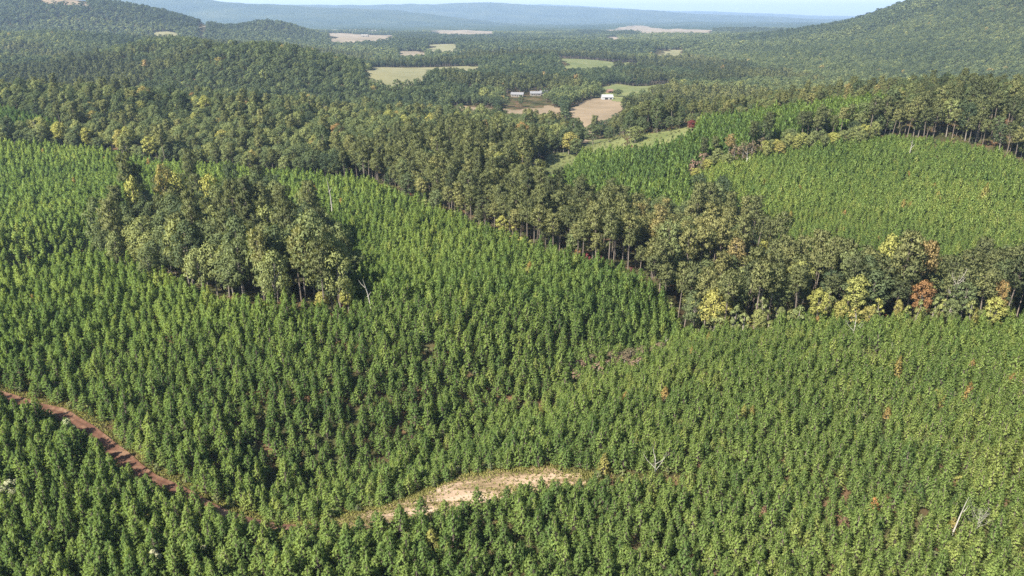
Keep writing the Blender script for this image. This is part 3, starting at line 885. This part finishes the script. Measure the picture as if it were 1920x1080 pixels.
dist = np.hypot(YPr['x'], YPr['y'])
woods('pine_plantation', 'young_pine', mask(YPr, dist < 185), 'dense young pine plantation around the clearing and track', 'plantation')
woods('pine_plantation', 'young_pine_mid', mask(YPr, (dist >= 185) & (dist < 320)), 'dense young pines filling the slope below the tall pines', 'plantation')
woods('pine_plantation', 'young_pine_far', mask(YPr, dist >= 320), 'bright young pines covering the far hillside blocks', 'plantation')
woods('pine_wood', 'young_pine_far', PP, 'pole-size green pines on the back slope above the creek', 'forest')
woods('pine_forest', 'tall_pine', TPr, 'tall pines behind the stand edge', 'forest')
woods('broadleaf_forest', 'broadleaf', BLr, 'dense leafy forest covering the middle ridge', 'forest')
woods('pine_forest', 'tall_pine_mid', MIDP, 'dark pine woods on the plain beyond the ridge', 'forest')
woods('broadleaf_forest', 'broadleaf_mid', MIDB, 'leafy woods on the hills and mountain beyond the ridge', 'forest')
woods('distant_forest', 'broadleaf_far', FAR, 'hazy far woods on the plain and far hills', 'forest')
print('COUNTS', {k: len(v['x']) for k, v in dict(YP=YP, TP=TP, BL=BL, PP=PP, MIDP=MIDP, MIDB=MIDB, FAR=FAR).items()})

# ------------------------------------------------------------------ single trees, shrubs and snags that stand out
def site(u, vb, vt):
    """plan position of a foot seen at (u, vb) and the height of a thing whose top shows at vt"""
    x, y = ground_at(u, vb)
    z = float(height(x, y))
    zc = y * CP - (z - CAM_Z) * SP
    return x, y, z, max(0.8, (vb - vt) * zc / FPX / 0.92)

def single(name, lib, u, vb, vt, width, tint, label, cat, group=None):
    x, y, z, h = site(u, vb, vt)
    tr, cr = lib[RNG.integers(0, len(lib))]
    co = np.zeros(len(cr.vertices) * 3, np.float32); cr.vertices.foreach_get('co', co); co = co.reshape(-1, 3)
    zc = y * CP - (z - CAM_Z) * SP
    w = width * zc / FPX if width else None
    sz = h / co[:, 2].max()
    sx = w / (co[:, 0].max() - co[:, 0].min()) if w else sz
    d = dict(x=[x], y=[y], z=[z - 0.05], s=[sx], sz=[sz], tint=[tint])
    return plant(name, [(tr, cr)], d, 0, label, cat, group)

def snag(name, u, vb, ut, vt, forks, label, cat='dead tree', spread=0.5, twigs=0, rad=0.16):
    """bleached dead tree: trunk and each bare limb"""
    x, y, z, h = site(u, vb, vt)
    zc = y * CP - (z - CAM_Z) * SP
    lx = (ut - u) * zc / FPX
    e = bpy.data.objects.new(name, None); COL.objects.link(e); e.location = (x, y, z - 0.2)
    tag(e, label, cat)
    P = [np.array([lx * t + 0.12 * h * 0.2 * math.sin(4 * t), 0.05 * h * math.sin(3 * t), h * t]) for t in (0, .3, .6, .85, 1.0)]
    r = rad * max(1, h / 8)
    m = Mesh(); m.add(*tube(P, [r, r * .85, r * .6, r * .35, r * .12], 7))
    link('trunk', m.build('snag_trunk', M['snag']), e)
    for k in range(forks):
        t = 0.45 + 0.45 * (k + 0.5) / forks
        b = np.array([lx * t, 0, h * t]); a = k * 2.4 + RNG.uniform(0, 1)
        L = h * spread * RNG.uniform(0.35, 0.6)
        p1 = b + np.array([math.cos(a) * L * 0.55, math.sin(a) * L * 0.4, L * 0.5])
        p2 = p1 + np.array([math.cos(a) * L * 0.35, math.sin(a) * L * 0.3, L * 0.55])
        lm = Mesh(); lm.add(*tube([b, p1, p2], [r * .4, r * .26, r * .08], 5))
        for q in range(twigs):
            f = RNG.uniform(0.3, 1.0); o = b + (p2 - b) * f
            dv = unit(1)[0] * 0.8 + np.array([0, 0, 0.7])
            lm.add(*tube([o, o + dv * L * 0.40], [r * .14, r * .04], 3))
        link('limb', lm.build('snag_limb', M['snag']), e)
    return e

snag('dead_tree', 1225, 915, 1225, 846, 4, 'white forked dead tree at the right end of the sandy clearing', spread=0.75, rad=0.13)
snag('dead_tree', 1780, 1014, 1797, 922, 1, 'tall leaning pale dead trunk beside the bare white tree', spread=0.2, rad=0.13)
snag('dead_tree', 1820, 1016, 1828, 956, 10, 'spreading bare white dead tree beside the leaning trunk', spread=0.8, twigs=10, rad=0.055)
snag('dead_tree', 1596, 648, 1597, 600, 5, 'bleached twin-stemmed snag in front of the wood strip', spread=0.8, twigs=1, rad=0.13)
snag('dead_tree', 1703, 296, 1706, 264, 2, 'white snag near the top of the bright hillside plantation', spread=0.4, rad=0.2)
snag('dead_tree', 1246, 660, 1247, 628, 1, 'short pale snag above the brown brush patch', spread=0.3, rad=0.13)
snag('dead_tree', 697, 596, 687, 524, 2, 'leaning grey snag right of the isolated clump', spread=0.3, rad=0.14)
snag('dead_tree', 622, 416, 621, 338, 1, 'thin tall bare trunk behind the isolated clump', spread=0.2, rad=0.12)
snag('dead_tree', 80, 276, 73, 232, 1, 'leaning white snag in the dark pines by the wooded ridge', spread=0.2, rad=0.18)
snag('dead_tree', 1143, 712, 1142, 676, 2, 'pale broken snag at the left end of the brown brush patch', spread=0.4, rad=0.12)
snag('dead_tree', 1668, 672, 1668, 640, 1, 'small pale snag right of the twin-stemmed snag', spread=0.3, rad=0.1)
snag('dead_tree', 1692, 580, 1694, 468, 12, 'grey leafless tree at the back of the wood strip', spread=0.38, twigs=8, rad=0.09)
snag('dead_tree', 1774, 606, 1781, 516, 9, 'bare grey-purple tree at the front of the wood strip', spread=0.34, twigs=8, rad=0.09)
snag('dead_tree', 1398, 320, 1398, 284, 2, 'pale bare trunk among the brown trees of the plantation hedgerow', spread=0.3, rad=0.2)
snag('dead_tree', 1393, 868, 1393, 846, 2, 'small pale dead stem in the right-hand young pines', spread=0.4, rad=0.08)

single('dead_pine', L_DP, 1634, 968, 926, 26, 1.0, 'bright orange dead young pine in the lower right plantation', 'pine tree')
single('dead_pine', L_DP, 1580, 1006, 962, 30, 0.1, 'reddish bare young pine left of the leaning trunk', 'pine tree')
single('dead_pine', L_DP, 1146, 918, 884, 14, 0.5, 'small rusty dead pine between clearing and white dead tree', 'pine tree')
single('dead_pine', L_DP, 1430, 972, 944, 22, 0.4, 'faded brown young pine left of the orange one', 'pine tree')
single('dead_pine', L_DP, 1397, 984, 958, 20, 0.3, 'brownish thin young pine in the lower middle plantation', 'pine tree')

single('pale_shrub', L_PS, 32, 944, 892, 40, 0.6, 'large pale flowering shrub at the left border of the young pines', 'shrub')
single('pale_shrub', L_PS, 296, 1078, 1020, 30, 0.9, 'whitish flowering shrub near the bottom among young pines', 'shrub')
single('pale_shrub', L_PS, 198, 896, 862, 26, 0.4, 'pale shrub just below the clay track', 'shrub')
single('pale_shrub', L_PS, 136, 822, 782, 30, 0.3, 'pale green shrub beside the upper clay track', 'shrub')
single('pale_shrub', L_PS, 352, 1048, 1012, 24, 0.8, 'left one of three pale shrubs in the dark gap', 'shrub')
single('pale_shrub', L_PS, 386, 1052, 1020, 24, 0.9, 'middle one of three pale shrubs in the dark gap', 'shrub')
single('pale_shrub', L_PS, 424, 1066, 1030, 26, 0.6, 'right one of three pale shrubs in the dark gap', 'shrub')
single('shrub', L_SH, 362, 1020, 975, 40, 0.62, 'round grey-green bush above the three pale shrubs', 'shrub')
single('pale_shrub', L_PS, 932, 548, 528, 16, 0.2, 'pale grey-green shrub in the middle of the plantation', 'shrub')
single('broadleaf_tree', L_BL, 988, 530, 500, 18, 0.86, 'small yellowish tree standing alone in the middle plantation', 'tree')

single('broadleaf_tree', L_BL, 655, 588, 522, 36, 0.88, 'bright yellow-green young tree at the right front of the isolated clump', 'tree')
single('broadleaf_tree', L_BL, 606, 590, 546, 30, 0.90, 'small yellow tree at the front foot of the isolated clump', 'tree')
single('broadleaf_tree', L_BL, 362, 536, 478, 26, 0.86, 'narrow yellow-green tree on the front face of the isolated clump', 'tree')
single('broadleaf_tree', L_BL, 614, 474, 410, 26, 0.72, 'light green tree on the shaded right side of the isolated clump', 'tree')
single('broadleaf_tree', L_BL, 262, 440, 335, 40, 0.87, 'tall pale yellow tree at the back left of the isolated clump', 'tree')
single('broadleaf_tree', L_BL, 350, 440, 326, 44, 0.88, 'yellowest tall crown at the back of the isolated clump', 'tree')
single('broadleaf_tree', L_BL, 410, 446, 334, 46, 0.87, 'pale yellow crown beside the yellowest one in the clump', 'tree')
single('broadleaf_tree', L_BL, 318, 420, 314, 36, 0.935, 'russet topped tree at the back of the isolated clump', 'tree')
single('broadleaf_tree', L_BL, 1716, 606, 522, 46, 0.972, 'russet tree at the front of the wood strip', 'tree')
single('broadleaf_tree', L_BL, 1866, 612, 526, 28, 0.962, 'orange topped tree at the right end of the wood strip', 'tree')
single('broadleaf_tree', L_BL, 1708, 570, 488, 26, 0.968, 'small orange crown beside the grey leafless tree', 'tree')
single('broadleaf_tree', L_BL, 1530, 612, 540, 40, 0.86, 'bright yellow-green tree at the left front of the wood strip', 'tree')
single('broadleaf_tree', L_BL, 1856, 622, 556, 42, 0.85, 'bright yellow-green tree at the right front of the wood strip', 'tree')
single('broadleaf_tree', L_BL, 1650, 570, 440, 56, 0.84, 'pale green spreading tree at the back of the wood strip', 'tree')
single('broadleaf_tree', L_BL, 1640, 580, 480, 40, 0.90, 'yellowish tree in the middle of the wood strip', 'tree')
single('broadleaf_tree', L_BL, 1546, 560, 458, 36, 0.91, 'golden tree at the back left of the wood strip', 'tree')
single('broadleaf_tree', L_BL, 905, 410, 340, 30, 1.0, 'dark red tree in the diagonal pine stand edge', 'tree')
single('shrub', L_SH, 1083, 494, 468, 20, 0.97, 'orange-red bush at the foot of the diagonal pine stand', 'shrub')
single('shrub', L_SH, 1101, 500, 474, 14, 1.0, 'crimson bush beside the orange-red bush', 'shrub')
single('shrub', L_SH, 1125, 504, 478, 15, 1.0, 'dark red bush right of the crimson bush', 'shrub')
single('broadleaf_tree', L_BL, 942, 445, 404, 30, 0.87, 'yellow-green small tree in front of the diagonal pine stand', 'tree')
single('broadleaf_tree', L_BL, 968, 452, 402, 24, 0.90, 'pale yellow small tree beside the yellow-green one', 'tree')
single('broadleaf_tree', L_BL, 1296, 246, 226, 16, 1.0, 'dark red tree at the end of the pale pasture', 'tree')
for k, (u, vb, vt, w, t, lab) in enumerate([
        (1112, 272, 236, 34, 0.30, 'big round tree standing alone in the sunlit pasture'),
        (1142, 268, 240, 22, 0.22, 'dark tree with a long shadow in the sunlit pasture'),
        (1066, 292, 250, 32, 0.92, 'orange tinted tree at the left edge of the sunlit pasture'),
        (1082, 296, 262, 26, 0.40, 'green tree below the orange tinted pasture tree'),
        (1072, 262, 232, 20, 0.74, 'light green tree above the orange tinted pasture tree'),
        (1190, 270, 238, 40, 0.62, 'wide bushy tree between the two pastures'),
        (1208, 252, 226, 26, 0.25, 'dark tree at the left end of the pale pasture tree line'),
        (1232, 249, 224, 22, 0.20, 'second tree of the pale pasture tree line'),
        (1254, 247, 220, 24, 0.28, 'third tree of the pale pasture tree line'),
        (1274, 243, 220, 20, 0.32, 'last tree of the pale pasture tree line before the red tree'),
        (818, 139, 128, 10, 0.25, 'lone dark tree in the long pale hay field'),
        (1125, 184, 166, 26, 0.22, 'dark tree left of the white barn'),
        (1157, 182, 168, 22, 0.24, 'dark tree right of the white barn')]):
    single('broadleaf_tree', L_BL, u, vb, vt, w, t, lab, 'tree')
for k in range(44):      # rough hedgerow between the two plantation slopes
    q = (k + RNG.random()) / 44
    u = 1288 + 352 * q
    vb = np.interp(u, [1280, 1340, 1420, 1500, 1640], [342, 318, 299, 282, 269]) + RNG.normal() * 3
    if u < 1432 and RNG.random() < 0.6:
        single('hedgerow_tree', L_BR, u, vb, vb - U(26, 38), U(17, 24), U(0, 1), 'grey-brown bare-looking tree in the hedgerow between the plantation slopes', 'tree', 'grey-brown hedgerow trees')
    else:
        t = U(0.45, 0.93)
        single('hedgerow_tree', L_BL, u, vb, vb - U(24, 38), U(17, 26), t, f'{shade(t, False)} tree in the hedgerow between the plantation slopes', 'tree', 'leafy hedgerow trees')
for k in range(26):      # brown brush patch at the head of the draw
    q = RNG.random(); u = 1095 + 150 * q + RNG.normal() * 8; v = 706 - 34 * q + RNG.normal() * 9
    single('brush', L_BR, u, v, v - U(22, 34), U(24, 36), U(0, 1), 'grey-brown autumn brush in the patch at the head of the draw', 'shrub', 'brown brush patch')
for k in range(36):      # light saplings along the foot of the wood strip
    u = 1300 + 620 * (k + RNG.random()) / 36
    vb = np.interp(u, [1300, 1400, 1500, 1600, 1920], [636, 634, 612, 612, 622]) + RNG.normal() * 6 - 3
    single('sapling', L_SH if k % 3 else L_BL, u, vb, vb - U(24, 60), U(18, 36), np.clip(RNG.normal(0.70, 0.14), 0.35, 0.92), 'light green sapling along the foot of the wood strip', 'shrub', 'saplings at the foot of the wood strip')
for k in range(20):      # and of the diagonal pine stand
    q = (k + RNG.random()) / 20
    u = 720 + 540 * q
    vb = np.interp(u, [700, 800, 900, 1000, 1100, 1200, 1262], [354, 400, 440, 472, 504, 548, 594])
    single('sapling', L_SH, u, vb, vb - U(16, 30), U(14, 22), np.clip(RNG.normal(0.72, 0.12), 0.4, 0.94), 'green sapling along the foot of the diagonal pine stand', 'shrub', 'saplings at the foot of the diagonal stand')

# undergrowth between the young pines, at the wood edges and along the track: nobody could count it
xs, ys = grid(-330, 260, 60, 480, 3.2, 3.2, 0.5, 0.2)
k = (np.abs(xs) < 0.84 * ys + 20)
xs, ys = xs[k], ys[k]
ops = inside(xs, ys, CLEAR) | (seg_dist(xs, ys, TRACK) < 2.0)
k = ~ops & (RNG.random(len(xs)) < np.where(seg_dist(xs, ys, TRACK) < 6, 1.0, 0.75)) & ~inside(xs, ys, B_POLY)
xs, ys = xs[k], ys[k]; n = len(xs)
sc_ = RNG.uniform(0.25, 0.5, n)
woods('undergrowth', 'shrub', stand(xs, ys, sc_ * 1.2, sc_, 0.62 + RNG.normal(0, 0.14, n)), 'low tangled undergrowth between the young pines', 'undergrowth')

def grass_tufts():
    P = []
    xs = RNG.uniform(CLEAR[:, 0].min() - 3, CLEAR[:, 0].max() + 30, 60000); ys = RNG.uniform(CLEAR[:, 1].min() - 3, CLEAR[:, 1].max() + 6, 60000)
    loop = [tuple(p) for p in CLEAR] + [tuple(CLEAR[0])]
    de = seg_dist(xs, ys, loop); ins = inside(xs, ys, CLEAR)
    p = np.where(ins, np.exp(-de / 2.2) * 0.9 + 0.30 * (vnoise(xs, ys, 5, 91) > 0.25), np.exp(-de / 2.5))
    p = np.maximum(p, 0.8 * np.exp(-seg_dist(xs, ys, TRACK2) / 2.0))
    k = RNG.random(len(xs)) < p * 0.55
    P.append(np.stack([xs[k], ys[k]], -1))
    t = np.array(TRACK); seg = RNG.integers(0, len(t) - 1, 14000); f = RNG.random((14000, 1))
    q = t[seg] * (1 - f) + t[seg + 1] * f
    q = q + RNG.normal(0, 3.2, q.shape)
    k = (seg_dist(q[:, 0], q[:, 1], TRACK) > 1.3)
    P.append(q[k])
    P = np.vstack(P); n = len(P)
    z = height(P[:, 0], P[:, 1]) + 0.04
    c = np.stack([P[:, 0], P[:, 1], z], -1)
    m = Mesh()
    for j in range(3):
        d = unit(n) * 0.6 + np.array([0, 0, 1.0])
        face = np.tile(np.array([[-0.6, -0.5, 0.6]]), (n, 1))
        v, f = tris_along(c + RNG.normal(0, 0.12, c.shape) * np.array([1, 1, 0]), d, RNG.uniform(0.25, 0.6, n), RNG.uniform(0.10, 0.22, n), face)
        m.leaves(v, f, 3, unit(n) * 0.5 + np.array([0, 0, 1.0]))
    me = m.build('grass', M['grass'])
    o = link('grass', me); o['tint'] = 0.3
    return tag(o, 'dry grass fringing the clearing and the clay track', 'grass', kind='stuff')
grass_tufts()

# ------------------------------------------------------------------ farm buildings
def building(u, v, L, D, H, turn, kind, label):
    x, y = ground_at(u, v); z = float(height(x, y))
    nm = {'barn': 'barn', 'red': 'shed', 'house': 'house', 'shed': 'shed'}[kind]
    e = bpy.data.objects.new(nm, None); COL.objects.link(e); e.location = (x, y, z); e.rotation_euler = (0, 0, turn)
    tag(e, label, 'barn' if kind == 'barn' else 'building', 'far long white sheds' if kind == 'shed' else None)
    wallm = M['white'] if kind == 'barn' else (M['roofred'] if kind == 'red' else M['wall'])
    roofm = {'barn': M['white'], 'shed': M['wall'], 'red': M['roofred'], 'house': M['roofgrey']}[kind]
    a, b = L / 2, D / 2; R = H + D * 0.27
    w = [(-a, -b, -1), (a, -b, -1), (a, b, -1), (-a, b, -1), (-a, -b, H), (a, -b, H), (a, b, H), (-a, b, H), (-a, 0, R), (a, 0, R)]
    f = [(0, 1, 5, 4), (2, 3, 7, 6), (1, 2, 6, 9, 5), (3, 0, 4, 8, 7)]
    link('wall', mesh_from('wall', w, f, [wallm]), e)
    o = 0.4; t = 0.18; k = (R - H) / b
    r = []
    for dz in (0.03, t):
        r += [(-a - o, -b - o, H - o * k + dz), (a + o, -b - o, H - o * k + dz), (a + o, 0, R + dz), (-a - o, 0, R + dz), (a + o, b + o, H - o * k + dz), (-a - o, b + o, H - o * k + dz)]
    rf = [(0, 3, 2, 1), (3, 5, 4, 2), (6, 7, 8, 9), (9, 8, 10, 11), (0, 1, 7, 6), (4, 5, 11, 10), (1, 2, 8, 7), (2, 4, 10, 8), (3, 0, 6, 9), (5, 3, 9, 11)]
    ro = link('roof', mesh_from('roof', r, rf, [roofm]), e)
    def slab(name, cx, cw, z0, z1, mat, par=None, side=-1):
        y0, y1 = side * (b + 0.06), side * (b - 0.04)
        vv = [(cx - cw / 2, y0, z0), (cx + cw / 2, y0, z0), (cx + cw / 2, y0, z1), (cx - cw / 2, y0, z1), (cx - cw / 2, y1, z0), (cx + cw / 2, y1, z0), (cx + cw / 2, y1, z1), (cx - cw / 2, y1, z1)]
        return link(name, mesh_from(name, vv, [(0, 1, 2, 3), (5, 4, 7, 6), (4, 0, 3, 7), (1, 5, 6, 2), (3, 2, 6, 7), (4, 5, 1, 0)], [mat]), par or e)
    if kind == 'house':
        slab('door', 0.4, 1.0, 0.0, 2.1, M['dark'])
        for cx in (-L * 0.33, -L * 0.15, L * 0.22, L * 0.36): slab('window', cx, 1.3, 0.9, 2.1, M['dark'])
        ch = [(L * 0.2 + dx, dy, zz) for zz in (H, R + 0.9) for dx, dy in ((-.4, -.4), (.4, -.4), (.4, .4), (-.4, .4))]
        link('chimney', mesh_from('chimney', ch, [(4, 5, 6, 7), (0, 1, 5, 4), (1, 2, 6, 5), (2, 3, 7, 6), (3, 0, 4, 7)], [M['roofred']]), ro)
    else:
        slab('door', -L * 0.12, min(4, L * 0.3), 0.0, H * 0.85, M['dark'])
        slab('door', L * 0.28, min(3, L * 0.2), 0.0, H * 0.7, M['dark'])
    return e
for (u, v), L, D, H, a, k, t in HOUSES:
    building(u, v, L, D, H, a, k, t)

# ------------------------------------------------------------------ haze: the air between here and the far hills
def build_haze():
    x0, x1, y0, y1, z0, z1 = -26800, 26800, -26800, 26800, -80, 420
    v = [(x0, y0, z0), (x1, y0, z0), (x1, y1, z0), (x0, y1, z0), (x0, y0, z1), (x1, y0, z1), (x1, y1, z1), (x0, y1, z1)]
    f = [(0, 3, 2, 1), (4, 5, 6, 7), (0, 1, 5, 4), (1, 2, 6, 5), (2, 3, 7, 6), (3, 0, 4, 7)]
    m, n, l = new_mat('haze_air')
    pv = n.new('ShaderNodeVolumePrincipled')
    pv.inputs['Color'].default_value = (0.50, 0.70, 1.0, 1)
    pv.inputs['Density'].default_value = 7.5e-5
    pv.inputs['Anisotropy'].default_value = 0.1
    o = n.new('ShaderNodeOutputMaterial'); l.new(pv.outputs[0], o.inputs['Volume'])
    me = mesh_from('haze', v, f, [m])
    tag(link('haze', me), 'thin blue autumn haze over the valley', 'haze', kind='stuff')
build_haze()
